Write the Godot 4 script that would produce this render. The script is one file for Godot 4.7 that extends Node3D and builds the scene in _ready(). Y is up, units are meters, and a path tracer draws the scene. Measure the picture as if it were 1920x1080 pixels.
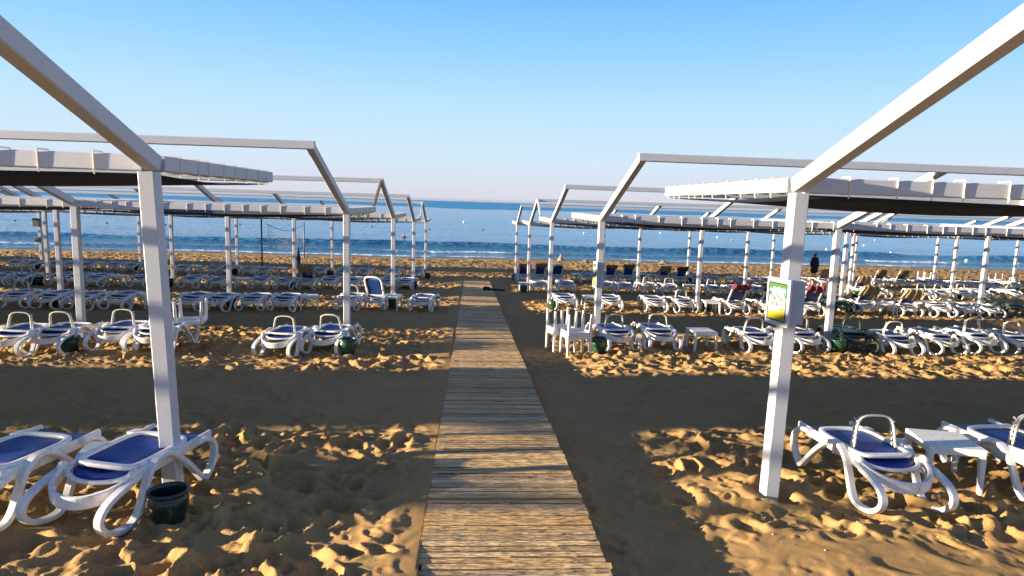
extends Node3D
# A sandy beach at sunrise: rows of white pergolas, loungers and tables, a slatted boardwalk, calm sea.
# x runs along the shore, -Z points out to sea; "zz" below is the distance seaward (= -Z). Sea level is y = 0.

const LOUNGERS := {
	"2L": [[-7.84,11.22,"h"],[-7.31,11.47,"h"],[-6.38,11.71,"h"],[-5.56,11.41,"h"],[-3.46,11.63,"h"],[-2.68,11.91,"h"]],
	"2R": [[3.13,12.64,"h"],[4.01,12.72,"h"],[6.13,12.77,"h"],[7.24,12.87,"h"],[8.36,12.96,"gh"],[9.34,12.92,"h"],[10.35,12.94,"f"],[11.23,12.95,"h"],[12.25,13.10,"h"]],
	"3L": [[-12.26,17.97,"h"],[-11.42,17.99,"f"],[-10.63,18.00,"f"],[-9.58,17.93,"f"],[-7.80,18.23,"f"],[-7.05,18.23,"f"],[-6.16,18.38,"f"],[-5.29,18.39,"f"],[-3.58,18.94,"h"],[-2.82,19.07,"r"],[-1.42,19.03,"f"]],
	"3R": [[3.15,20.23,"f"],[4.60,20.17,"f"],[6.05,20.12,"f"],[7.07,20.15,"h"],[8.70,19.98,"rp"],[9.86,20.02,"rd"],[11.16,19.94,"rp"],[12.34,20.26,"g"],[13.36,20.42,"rb"],[14.77,20.35,"rb"],[15.75,20.07,"f"],[16.84,20.37,"f"],[17.72,20.36,"f"],[18.97,20.69,"g"]],
	"4L": [[-17.42,24.84,"f"],[-16.79,25.03,"h"],[-15.53,25.14,"f"],[-14.88,25.06,"f"],[-14.14,25.02,"f"],[-12.60,25.20,"h"],[-10.72,25.21,"f"],[-9.77,25.47,"f"],[-8.22,25.63,"f"],[-7.28,25.63,"f"],[-6.45,25.86,"rb"],[-5.66,26.07,"f"],[-4.85,26.84,"f"],[-3.40,26.41,"f"],[-2.68,26.88,"f"]],
	"4R": [[3.12,27.31,"f"],[4.19,27.04,"f"],[5.95,27.22,"f"],[6.76,27.15,"f"],[7.96,27.45,"h"],[8.83,27.39,"h"],[10.73,27.06,"h"],[11.69,27.03,"f"],[12.60,26.99,"f"],[13.98,27.05,"f"],[15.69,27.44,"f"],[18.14,28.26,"rb"],[18.45,27.29,"f"],[20.47,27.23,"h"],[21.46,27.45,"h"],[22.48,27.41,"h"],[23.53,27.64,"f"],[25.22,27.74,"f"]],
	"5L": [[-22.77,33.65,"h"],[-21.85,33.56,"f"],[-21.00,33.92,"f"],[-20.15,33.80,"f"],[-19.48,34.07,"f"],[-18.02,33.75,"f"],[-17.14,33.65,"f"],[-16.43,33.92,"f"],[-14.32,33.00,"f"],[-12.88,33.10,"h"],[-12.26,33.33,"f"],[-11.12,32.92,"h"],[-10.30,32.80,"f"],[-7.61,33.32,"h"],[-6.45,33.31,"h"],[-5.50,33.63,"h"],[-3.98,33.74,"h"],[-2.74,33.75,"h"]],
	"5R": [[2.79,32.13,"rs"],[3.65,32.38,"rs"],[4.56,32.64,"r"],[6.30,33.50,"h"],[7.44,33.11,"rs"],[8.45,33.40,"rs"],[9.54,34.44,"f"],[10.47,33.61,"rb"],[11.37,33.50,"rd"],[12.49,34.17,"h"],[13.33,34.04,"h"],[14.99,34.14,"f"],[15.69,33.98,"f"],[16.35,34.15,"f"],[18.71,34.43,"f"],[19.81,34.36,"rb"],[23.71,35.39,"rb"],[25.01,35.36,"rb"],[26.04,34.91,"f"],[26.97,34.80,"h"],[28.58,35.20,"h"],[29.28,35.02,"f"],[30.42,34.96,"f"],[32.05,35.35,"h"]],
}
const TABLES := {
	2: [[4.96,13.13,"n"],[2.07,12.93,"stack"],[-5.28,12.52,"ud"]],
	3: [[-9.14,18.59,"n"],[-4.66,19.09,"n"],[-2.30,19.49,"n"],[4.07,21.04,"n"],[7.92,20.34,"n"],[14.07,20.73,"n"]],
	4: [[-13.54,25.66,"n"],[-8.90,25.91,"n"],[-4.52,27.42,"n"],[2.41,27.60,"n"],[9.69,27.54,"n"]],
	5: [[-13.75,33.40,"n"],[-9.59,33.65,"n"],[5.77,34.28,"n"],[10.04,35.16,"n"],[14.48,34.56,"n"],[24.53,35.80,"n"],[27.07,36.47,"ud"],[32.00,36.99,"ud"]],
}
const POTS := {
	1: [[-2.27,4.87]],
	2: [[-2.20,11.84],[-7.01,11.65],[2.67,12.66],[7.84,12.92]],
	3: [[-11.61,18.61],[-6.78,18.80],[-2.27,19.58],[2.74,20.45],[7.89,20.57],[13.40,21.33],[18.58,21.54]],
	4: [[-16.61,25.64],[-16.12,25.23],[-11.74,25.99],[-7.02,25.97],[-2.30,27.26],[2.36,27.12],[17.50,27.85],[23.10,28.57]],
	5: [[-21.83,34.04],[-17.06,34.12],[-11.88,33.46],[-7.11,33.49],[-2.12,33.56],[2.47,34.23],[12.10,34.43],[17.20,35.11],[33.60,37.20]],
}
const BUOYS := [[2.4,116.8],[-6.8,110.7],[20.2,113.1],[36.8,122.6],[966.5,2081.4],[120.2,384.4],[42.4,78.5],[53.6,78.7],[55.9,68.9],[47.6,83.1],[60.6,95.5],[75.7,116.1],[43.5,110.9],[42.7,102.6],[58.2,64.5],[-54.8,101.7],[-45.5,100.1],[-67.2,100.4],[-37.6,108.8],[-29.6,107.9],[-22.9,110.6],[-1.3,152.7],[-17.1,114.9],[-218.6,388.3],[-95.0,840.1]]
const ROWZ := [5.4, 13.55, 21.75, 29.75, 37.85]
const ROWTOP := [5.04, 4.54, 4.25, 3.89, 3.62]
const GZ := [-60.0, 3.0, 5.4, 13.55, 21.75, 29.75, 37.85, 46.4, 56.0, 70.0]
const GY := [2.9, 2.42, 2.35, 1.87, 1.44, 1.0, 0.62, 0.3, 0.0, -0.55]
const ROWWORD := ["", "front", "second", "third", "fourth", "seaward fifth"]
const ORD := ["", "first", "second", "third", "fourth", "fifth", "sixth", "seventh", "eighth", "ninth", "tenth", "eleventh", "twelfth", "thirteenth", "fourteenth", "fifteenth", "sixteenth", "seventeenth", "eighteenth", "nineteenth", "twentieth", "twenty-first", "twenty-second", "twenty-third", "twenty-fourth", "twenty-fifth"]

var M := {}
var used := {}
var rng := RandomNumberGenerator.new()
var tile1: PackedFloat32Array
var tile2: PackedFloat32Array
var broad := FastNoiseLite.new()
var crumb := FastNoiseLite.new()
const TN := 1024
const TS := 12.0

# ---------------------------------------------------------------- naming helpers
func numbered(n: String) -> String:
	var k: int = used.get(n, 0)
	used[n] = k + 1
	return n if k == 0 else "%s_%03d" % [n, k]

func thing(called: String, label: String, category: String, at := Vector3.ZERO, turn := 0.0, group := "") -> Node3D:
	var o := Node3D.new()
	o.name = numbered(called)
	add_child(o)
	o.position = at
	o.rotation.y = turn
	tag(o, label, category, group)
	return o

func tag(o: Node, label: String, category: String, group := "") -> void:
	o.set_meta("label", label)
	o.set_meta("category", category)
	if group != "":
		o.set_meta("group", group)

func part(called: String, mesh: Mesh, mat: Material, parent: Node, xf := Transform3D.IDENTITY) -> MeshInstance3D:
	var o := MeshInstance3D.new()
	o.mesh = mesh
	o.material_override = mat
	o.transform = xf
	o.cast_shadow = GeometryInstance3D.SHADOW_CASTING_SETTING_ON
	if parent == self:
		o.name = numbered(called)
		add_child(o)
	else:
		o.name = called
		parent.add_child(o, true)
	return o

# ---------------------------------------------------------------- mesh helpers
func begin(smooth := false) -> SurfaceTool:
	var st := SurfaceTool.new()
	st.begin(Mesh.PRIMITIVE_TRIANGLES)
	st.set_smooth_group(0 if smooth else -1)
	return st

func done(st: SurfaceTool) -> ArrayMesh:
	st.generate_normals()
	st.index()
	return st.commit()

func tri(st: SurfaceTool, a: Vector3, b: Vector3, c: Vector3, outward: Vector3) -> void:
	if (c - a).cross(b - a).dot(outward) < 0.0:
		var t := b; b = c; c = t
	st.add_vertex(a); st.add_vertex(b); st.add_vertex(c)

func quad(st: SurfaceTool, a: Vector3, b: Vector3, c: Vector3, d: Vector3, outward: Vector3) -> void:
	tri(st, a, b, c, outward)
	tri(st, a, c, d, outward)

# chamfered bar from a to b: w across (side), h along up
func bar(st: SurfaceTool, a: Vector3, b: Vector3, w: float, h: float, up := Vector3.UP, ch := 0.008, w2 := -1.0, h2 := -1.0) -> void:
	var f := (b - a).normalized()
	var s := f.cross(up).normalized()
	var u := s.cross(f).normalized()
	if w2 < 0.0: w2 = w
	if h2 < 0.0: h2 = h
	var ra: Array[Vector3] = []
	var rb: Array[Vector3] = []
	for e in [[a, w, h, ra], [b, w2, h2, rb]]:
		var hw: float = e[1] * 0.5
		var hh: float = e[2] * 0.5
		var c: float = minf(ch, minf(hw, hh) * 0.6)
		for q in [[hw - c, hh], [hw, hh - c], [hw, -hh + c], [hw - c, -hh], [-hw + c, -hh], [-hw, -hh + c], [-hw, hh - c], [-hw + c, hh]]:
			var o: Vector3 = e[0] + s * q[0] + u * q[1]
			e[3].append(o)
	for i in 8:
		var j := (i + 1) % 8
		quad(st, ra[i], ra[j], rb[j], rb[i], (ra[i] + ra[j]) * 0.5 - a)
	for i in range(1, 7):
		tri(st, ra[0], ra[i], ra[i + 1], -f)
		tri(st, rb[0], rb[i], rb[i + 1], f)

func curve(pts: Array, per: int, closed := false) -> Array:
	var n := pts.size()
	var out := []
	var last := n if closed else n - 1
	for i in last:
		var p0 = pts[(i - 1 + n) % n] if closed else pts[maxi(i - 1, 0)]
		var p1 = pts[i]
		var p2 = pts[(i + 1) % n]
		var p3 = pts[(i + 2) % n] if closed else pts[mini(i + 2, n - 1)]
		for k in per:
			var t := float(k) / per
			out.append(0.5 * ((2.0 * p1) + (p2 - p0) * t + (2.0 * p0 - 5.0 * p1 + 4.0 * p2 - p3) * t * t + (3.0 * p1 - p0 - 3.0 * p2 + p3) * t * t * t))
	if not closed:
		out.append(pts[n - 1])
	return out

# rounded band swept along points; "side" is the constant width direction
func band(st: SurfaceTool, pts: Array, side: Vector3, wid: float, thick: float, closed := false) -> void:
	var n := pts.size()
	var rings := []
	for i in n:
		var a: Vector3 = pts[(i - 1 + n) % n] if closed else pts[maxi(i - 1, 0)]
		var b: Vector3 = pts[(i + 1) % n] if closed else pts[mini(i + 1, n - 1)]
		var f := (b - a).normalized()
		var nn := f.cross(side).normalized()
		var ring := []
		for q in [[0.5, 0.32], [0.4, 0.5], [-0.4, 0.5], [-0.5, 0.32], [-0.5, -0.32], [-0.4, -0.5], [0.4, -0.5], [0.5, -0.32]]:
			ring.append(pts[i] + side * (q[0] * wid) + nn * (q[1] * thick))
		rings.append(ring)
	var m := n if closed else n - 1
	for i in m:
		var r0: Array = rings[i]
		var r1: Array = rings[(i + 1) % n]
		for k in 8:
			var l := (k + 1) % 8
			quad(st, r0[k], r0[l], r1[l], r1[k], (r0[k] + r0[l]) * 0.5 - pts[i])
	if not closed:
		for k in range(1, 7):
			tri(st, rings[0][0], rings[0][k], rings[0][k + 1], pts[0] - pts[1])
			tri(st, rings[n - 1][0], rings[n - 1][k], rings[n - 1][k + 1], pts[n - 1] - pts[n - 2])

func lathe(st: SurfaceTool, prof: Array, seg := 24, at := Vector3.ZERO) -> void:
	for i in prof.size() - 1:
		var p: Vector2 = prof[i]
		var q: Vector2 = prof[i + 1]
		var nr := Vector2(q.y - p.y, -(q.x - p.x))
		for k in seg:
			var a := TAU * k / seg
			var b := TAU * (k + 1) / seg
			var am := (a + b) * 0.5
			var o := Vector3(cos(am) * nr.x, nr.y, sin(am) * nr.x)
			quad(st, at + Vector3(cos(a) * p.x, p.y, sin(a) * p.x), at + Vector3(cos(b) * p.x, p.y, sin(b) * p.x), at + Vector3(cos(b) * q.x, q.y, sin(b) * q.x), at + Vector3(cos(a) * q.x, q.y, sin(a) * q.x), o)

# sheet given by a grid of points, made into a thin closed shell
func shell(st: SurfaceTool, g: Array, thick: float) -> void:
	var rows := g.size()
	var cols: int = g[0].size()
	var nrm := []
	for i in rows:
		var rr := []
		for j in cols:
			var du: Vector3 = g[mini(i + 1, rows - 1)][j] - g[maxi(i - 1, 0)][j]
			var dv: Vector3 = g[i][mini(j + 1, cols - 1)] - g[i][maxi(j - 1, 0)]
			rr.append(du.cross(dv).normalized() * thick * 0.5)
		nrm.append(rr)
	for i in rows - 1:
		for j in cols - 1:
			for s in [1.0, -1.0]:
				quad(st, g[i][j] + nrm[i][j] * s, g[i][j + 1] + nrm[i][j + 1] * s, g[i + 1][j + 1] + nrm[i + 1][j + 1] * s, g[i + 1][j] + nrm[i + 1][j] * s, nrm[i][j] * s)
	for i in rows - 1:
		for j in [0, cols - 1]:
			quad(st, g[i][j] + nrm[i][j], g[i + 1][j] + nrm[i + 1][j], g[i + 1][j] - nrm[i + 1][j], g[i][j] - nrm[i][j], g[i][j] - g[i][1 if j == 0 else cols - 2])
	for j in cols - 1:
		for i in [0, rows - 1]:
			quad(st, g[i][j] + nrm[i][j], g[i][j + 1] + nrm[i][j + 1], g[i][j + 1] - nrm[i][j + 1], g[i][j] - nrm[i][j], g[i][j] - g[1 if i == 0 else rows - 2][j])

# smooth union of tapered capsules, meshed as surface nets
func sdf_mesh(bones: Array, cell: float, k: float) -> ArrayMesh:
	var lo := Vector3(1e9, 1e9, 1e9)
	var hi := -lo
	for b in bones:
		var r: float = maxf(b[2], b[3]) + cell * 3.0
		lo = lo.min(b[0] - Vector3.ONE * r).min(b[1] - Vector3.ONE * r)
		hi = hi.max(b[0] + Vector3.ONE * r).max(b[1] + Vector3.ONE * r)
	var n := Vector3i((hi - lo) / cell) + Vector3i.ONE * 2
	var f := PackedFloat32Array()
	f.resize(n.x * n.y * n.z)
	f.fill(10.0)
	for b in bones:
		var a0: Vector3 = b[0]
		var ab: Vector3 = b[1] - b[0]
		var sq: Vector3 = b[4] if b.size() > 4 else Vector3.ONE
		var R: float = (maxf(b[2], b[3]) + k + cell * 2.0) * maxf(1.0, maxf(1.0 / sq.x, 1.0 / sq.z))
		var i0 := Vector3i(((b[0].min(b[1]) - Vector3.ONE * R) - lo) / cell).max(Vector3i.ZERO)
		var i1 := (Vector3i(((b[0].max(b[1]) + Vector3.ONE * R) - lo) / cell) + Vector3i.ONE).min(n - Vector3i.ONE)
		for z in range(i0.z, i1.z + 1):
			for y in range(i0.y, i1.y + 1):
				for x in range(i0.x, i1.x + 1):
					var p := lo + Vector3(x, y, z) * cell
					var t := clampf((p - a0).dot(ab) / maxf(ab.length_squared(), 1e-9), 0.0, 1.0)
					var d := ((p - a0 - ab * t) * sq).length() - lerpf(b[2], b[3], t)
					var id := x + n.x * (y + n.y * z)
					var o := f[id]
					var h := clampf(0.5 + 0.5 * (o - d) / k, 0.0, 1.0)
					f[id] = lerpf(o, d, h) - k * h * (1.0 - h)
	var vid := {}
	var st := begin(true)
	var vs := []
	for z in n.z - 1:
		for y in n.y - 1:
			for x in n.x - 1:
				var id := x + n.x * (y + n.y * z)
				var cnt := 0
				var acc := Vector3.ZERO
				var c := [f[id], f[id + 1], f[id + n.x], f[id + n.x + 1], f[id + n.x * n.y], f[id + n.x * n.y + 1], f[id + n.x * n.y + n.x], f[id + n.x * n.y + n.x + 1]]
				var neg := 0
				for q in 8:
					if c[q] < 0.0: neg += 1
				if neg == 0 or neg == 8: continue
				for e in [[0, 1], [2, 3], [4, 5], [6, 7], [0, 2], [1, 3], [4, 6], [5, 7], [0, 4], [1, 5], [2, 6], [3, 7]]:
					var va: float = c[e[0]]
					var vb: float = c[e[1]]
					if (va < 0.0) != (vb < 0.0):
						var t := va / (va - vb)
						var pa := Vector3(e[0] & 1, (e[0] >> 1) & 1, e[0] >> 2)
						var pb := Vector3(e[1] & 1, (e[1] >> 1) & 1, e[1] >> 2)
						acc += pa.lerp(pb, t)
						cnt += 1
				vid[id] = vs.size()
				vs.append(lo + (Vector3(x, y, z) + acc / cnt) * cell)
	var sx := 1
	var sy := n.x
	var sz := n.x * n.y
	for z in range(1, n.z - 1):
		for y in range(1, n.y - 1):
			for x in range(1, n.x - 1):
				var id := x + n.x * (y + n.y * z)
				var v0 := f[id]
				for ax in 3:
					var stp: int = [sx, sy, sz][ax]
					var v1 := f[id + stp]
					if (v0 < 0.0) == (v1 < 0.0): continue
					var o1: int = [sy, sz, sx][ax]
					var o2: int = [sz, sx, sy][ax]
					var dir := Vector3(1 if ax == 0 else 0, 1 if ax == 1 else 0, 1 if ax == 2 else 0) * (1.0 if v0 < 0.0 else -1.0)
					quad(st, vs[vid[id]], vs[vid[id - o1]], vs[vid[id - o1 - o2]], vs[vid[id - o2]], dir)
	return done(st)

# ---------------------------------------------------------------- sand relief
func make_tile(seed_: int, count: int, big: float) -> PackedFloat32Array:
	var r := RandomNumberGenerator.new()
	r.seed = seed_
	var a := PackedFloat32Array()
	a.resize(TN * TN)
	var px := TN / TS
	for k in count:
		var cx := r.randf() * TN
		var cy := r.randf() * TN
		var ang := r.randf() * TAU
		var sc := r.randf_range(0.7, 1.25) * big
		var la := 0.15 * sc * px * r.randf_range(0.9, 1.35)
		var lb := 0.085 * sc * px * r.randf_range(0.9, 1.3)
		var dep := r.randf_range(0.03, 0.062) * sqrt(sc)
		var ca := cos(ang)
		var sa := sin(ang)
		var R := int(la * 2.1) + 1
		for j in range(-R, R + 1):
			var yy := int(cy) + j
			for i in range(-R, R + 1):
				var u := (i * ca + j * sa) / la
				var v := (-i * sa + j * ca) / lb
				var q := u * u + v * v
				if q > 4.2: continue
				var id := posmod(yy, TN) * TN + posmod(int(cx) + i, TN)
				if q < 1.0:
					var w := 1.0 - q
					a[id] = lerpf(a[id], -dep * (0.7 + 0.4 * u) + a[id] * 0.25, minf(w * 3.6, 1.0))
				else:
					var s := sqrt(q)
					var w2 := sin(PI * clampf((s - 0.85) / 1.0, 0.0, 1.0))
					a[id] = lerpf(a[id], a[id] * 0.7 + dep * 0.7 * (1.0 + 0.45 * u), w2 * 0.8)
	return a

func ts(t: PackedFloat32Array, x: float, y: float) -> float:
	x *= TN / TS
	y *= TN / TS
	var xi := floori(x)
	var yi := floori(y)
	var fx := x - xi
	var fy := y - yi
	var x0 := xi & 1023
	var x1 := (xi + 1) & 1023
	var r0 := (yi & 1023) << 10
	var r1 := ((yi + 1) & 1023) << 10
	var top := t[r0 + x0] * (1.0 - fx) + t[r0 + x1] * fx
	return top + (t[r1 + x0] * (1.0 - fx) + t[r1 + x1] * fx - top) * fy

func shore(x: float) -> float:
	return 56.3 + clampf(x, -60, 80) * 0.045 + 0.35 * sin(x * 0.21) + 0.22 * sin(x * 0.53 + 1.0)

func base_y(zz: float) -> float:
	for i in GZ.size() - 1:
		if zz <= GZ[i + 1]:
			return lerpf(GY[i], GY[i + 1], clampf((zz - GZ[i]) / (GZ[i + 1] - GZ[i]), 0.0, 1.0))
	return GY[GY.size() - 1]

func deck_mid(zz: float) -> float:
	return 0.345 + 0.0025 * (zz - 4.0)

func churn(x: float, zz: float) -> float:
	# how trodden the sand is: heavy round the loungers, raked smooth in the lanes between the rows
	var a := 0.0
	if zz > 43.2:
		a = 1.0 * (1.0 - smoothstep(-4.2, -1.6, zz - shore(x)))
	else:
		for z0 in ROWZ:
			a = maxf(a, 1.0 - smoothstep(1.6, 3.2, absf(zz - z0 + 0.75) + 0.35 * broad.get_noise_2d(x * 0.5 + 50.0, zz * 0.5)))
		a = 0.26 + 0.74 * a
		if zz > 40.0:
			a = maxf(a, 1.0 * smoothstep(41.6, 43.2, zz))
	if zz < 6.0:
		var quiet := smoothstep(1.2, 2.0, x - (zz - 3.0) * 0.15) * (1.0 - smoothstep(4.35, 4.95, zz + (x - 3.0) * 0.1))
		a *= 1.0 - 0.86 * quiet
	return a

func sand_y(x: float, zz: float) -> float:
	var y := base_y(zz)
	if zz > 50.0:
		y -= (shore(x) - 56.3) * 0.0 + 0.0
		y = lerpf(y, (shore(x) - zz) * 0.035, smoothstep(50.0, 55.0, zz))
	var b := broad.get_noise_2d(x, zz)
	var a := churn(x, zz)
	var d := x - deck_mid(zz)
	var near := 1.0 - smoothstep(31.5, 34.5, zz)
	if near > 0.0:
		if d > -0.625 and d < 0.62:
			a = 0.0
			y -= 0.05 * near
			b *= 0.2
		elif d < 0.0:
			var e := -d - 0.62
			a *= smoothstep(0.0, 0.55, e)
			y += near * 0.078 * (1.0 - smoothstep(0.02, 0.9, e))
		else:
			var e2 := d - 0.62
			a *= 0.35 + 0.65 * smoothstep(0.3, 1.6, e2)
			y -= near * 0.15 * (1.0 - smoothstep(0.35, 2.0, e2)) * (0.8 + 0.5 * b)
	y += b * 0.055 * (0.6 + 0.4 * minf(a, 1.0))
	if a > 0.01:
		var k := 1.0 if zz < 42.0 else 1.5
		y += a * (ts(tile1, x * k, zz * k) * 0.95 + ts(tile2, x * 0.788 - zz * 0.616 + 3.3, x * 0.616 + zz * 0.788) * 0.8)
		if zz < 20.0:
			y += a * 0.27 * ts(tile1, x * 1.71 + zz * 1.2 + 5.1, zz * 1.71 - x * 1.2)
		if zz < 16.0:
			y += (0.3 + 0.7 * a) * 0.006 * crumb.get_noise_2d(x, zz)
	return y

func ground(x: float, zz: float) -> float:
	var s := 0.0
	for o in [[0, 0], [0.18, 0], [-0.18, 0], [0, 0.18], [0, -0.18]]:
		s += sand_y(x + o[0], zz + o[1])
	return s / 5.0

func at(x: float, zz: float, dy := 0.0) -> Vector3:
	return Vector3(x, ground(x, zz) + dy, -zz)

func noise_tex(freq: float, size: int, ramp: Array, seed_ := 1, octaves := 4, normal := false, bump := 4.0) -> NoiseTexture2D:
	var n := FastNoiseLite.new()
	n.noise_type = FastNoiseLite.TYPE_SIMPLEX_SMOOTH
	n.frequency = freq
	n.seed = seed_
	n.fractal_octaves = octaves
	var t := NoiseTexture2D.new()
	t.width = size
	t.height = size
	t.seamless = true
	t.noise = n
	t.as_normal_map = normal
	t.bump_strength = bump
	if not ramp.is_empty():
		var g := Gradient.new()
		var off := PackedFloat32Array()
		var col := PackedColorArray()
		for e in ramp:
			off.append(e[0])
			col.append(e[1])
		g.offsets = off
		g.colors = col
		t.color_ramp = g
	return t

func lin(r: float, g: float, b: float) -> Color:
	return Color(r, g, b).linear_to_srgb()

func mat(r: float, g: float, b: float, rough := 0.6) -> StandardMaterial3D:
	var m := StandardMaterial3D.new()
	m.albedo_color = lin(r, g, b)
	m.roughness = rough
	return m

func grained(m: StandardMaterial3D, albedo: Texture2D, normal: Texture2D, scale_: float, nscale := 0.5) -> StandardMaterial3D:
	m.uv1_triplanar = true
	m.uv1_world_triplanar = true
	m.uv1_scale = Vector3.ONE * scale_
	if albedo: m.albedo_texture = albedo
	if normal:
		m.normal_enabled = true
		m.normal_texture = normal
		m.normal_scale = nscale
	return m

# ---------------------------------------------------------------- camera, sky, sun
func make_view() -> void:
	var cam := Camera3D.new()
	cam.name = "camera"
	cam.fov = 48.17
	cam.near = 0.05
	cam.far = 30000.0
	cam.transform = Transform3D(Basis(Vector3(0.99746, 0.03075, 0.06424), Vector3(-0.02201, 0.99093, -0.13254), Vector3(-0.06773, 0.13079, 0.98909)).orthonormalized(), Vector3(0, 4.88, 0))
	add_child(cam)
	cam.current = true

	var exposure := 3.5
	var env := Environment.new()
	env.background_mode = Environment.BG_SKY
	env.tonemap_mode = Environment.TONE_MAPPER_LINEAR
	env.tonemap_exposure = exposure
	env.sdfgi_enabled = true
	env.ssao_enabled = true
	env.ssil_enabled = true
	# clear morning sky: pale lavender at the horizon, deepening steadily to the zenith
	var stops := [[-90.0, 0.10, 0.17, 0.26], [-0.2, 0.30, 0.42, 0.55], [0.0, 0.70, 0.70, 0.78], [1.2, 0.72, 0.75, 0.85], [3.7, 0.67, 0.83, 0.97], [8.3, 0.50, 0.79, 1.0], [12.8, 0.314, 0.66, 1.0], [17.0, 0.20, 0.535, 1.0], [26.0, 0.14, 0.36, 0.86], [45.0, 0.125, 0.215, 0.60], [90.0, 0.12, 0.155, 0.48]]
	var img := Image.create_empty(1024, 512, false, Image.FORMAT_RGBF)
	for y in 512:
		var el := 90.0 - (y + 0.5) / 512.0 * 180.0
		var c := Color.BLACK
		for i in stops.size() - 1:
			if el >= stops[i][0] and el <= stops[i + 1][0]:
				var t: float = (el - stops[i][0]) / (stops[i + 1][0] - stops[i][0])
				c = Color(stops[i][1], stops[i][2], stops[i][3]).lerp(Color(stops[i + 1][1], stops[i + 1][2], stops[i + 1][3]), t)
		c = Color(c.r / exposure, c.g / exposure, c.b / exposure)
		img.fill_rect(Rect2i(0, y, 1024, 1), c)
	var pano := PanoramaSkyMaterial.new()
	pano.panorama = ImageTexture.create_from_image(img)
	var sky := Sky.new()
	sky.sky_material = pano
	env.sky = sky
	var we := WorldEnvironment.new()
	we.name = "environment"
	we.environment = env
	add_child(we)

	var sun := DirectionalLight3D.new()
	sun.name = "sun"
	sun.light_energy = 1.6
	sun.light_color = lin(1.0, 0.85, 0.65)
	sun.light_angular_distance = 0.5
	sun.shadow_enabled = true
	add_child(sun)
	var dir := Vector3(1.0, -0.150, -0.105)
	sun.look_at_from_position(Vector3(-30, 12, 4), Vector3(-30, 12, 4) + dir, Vector3.UP)

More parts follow.
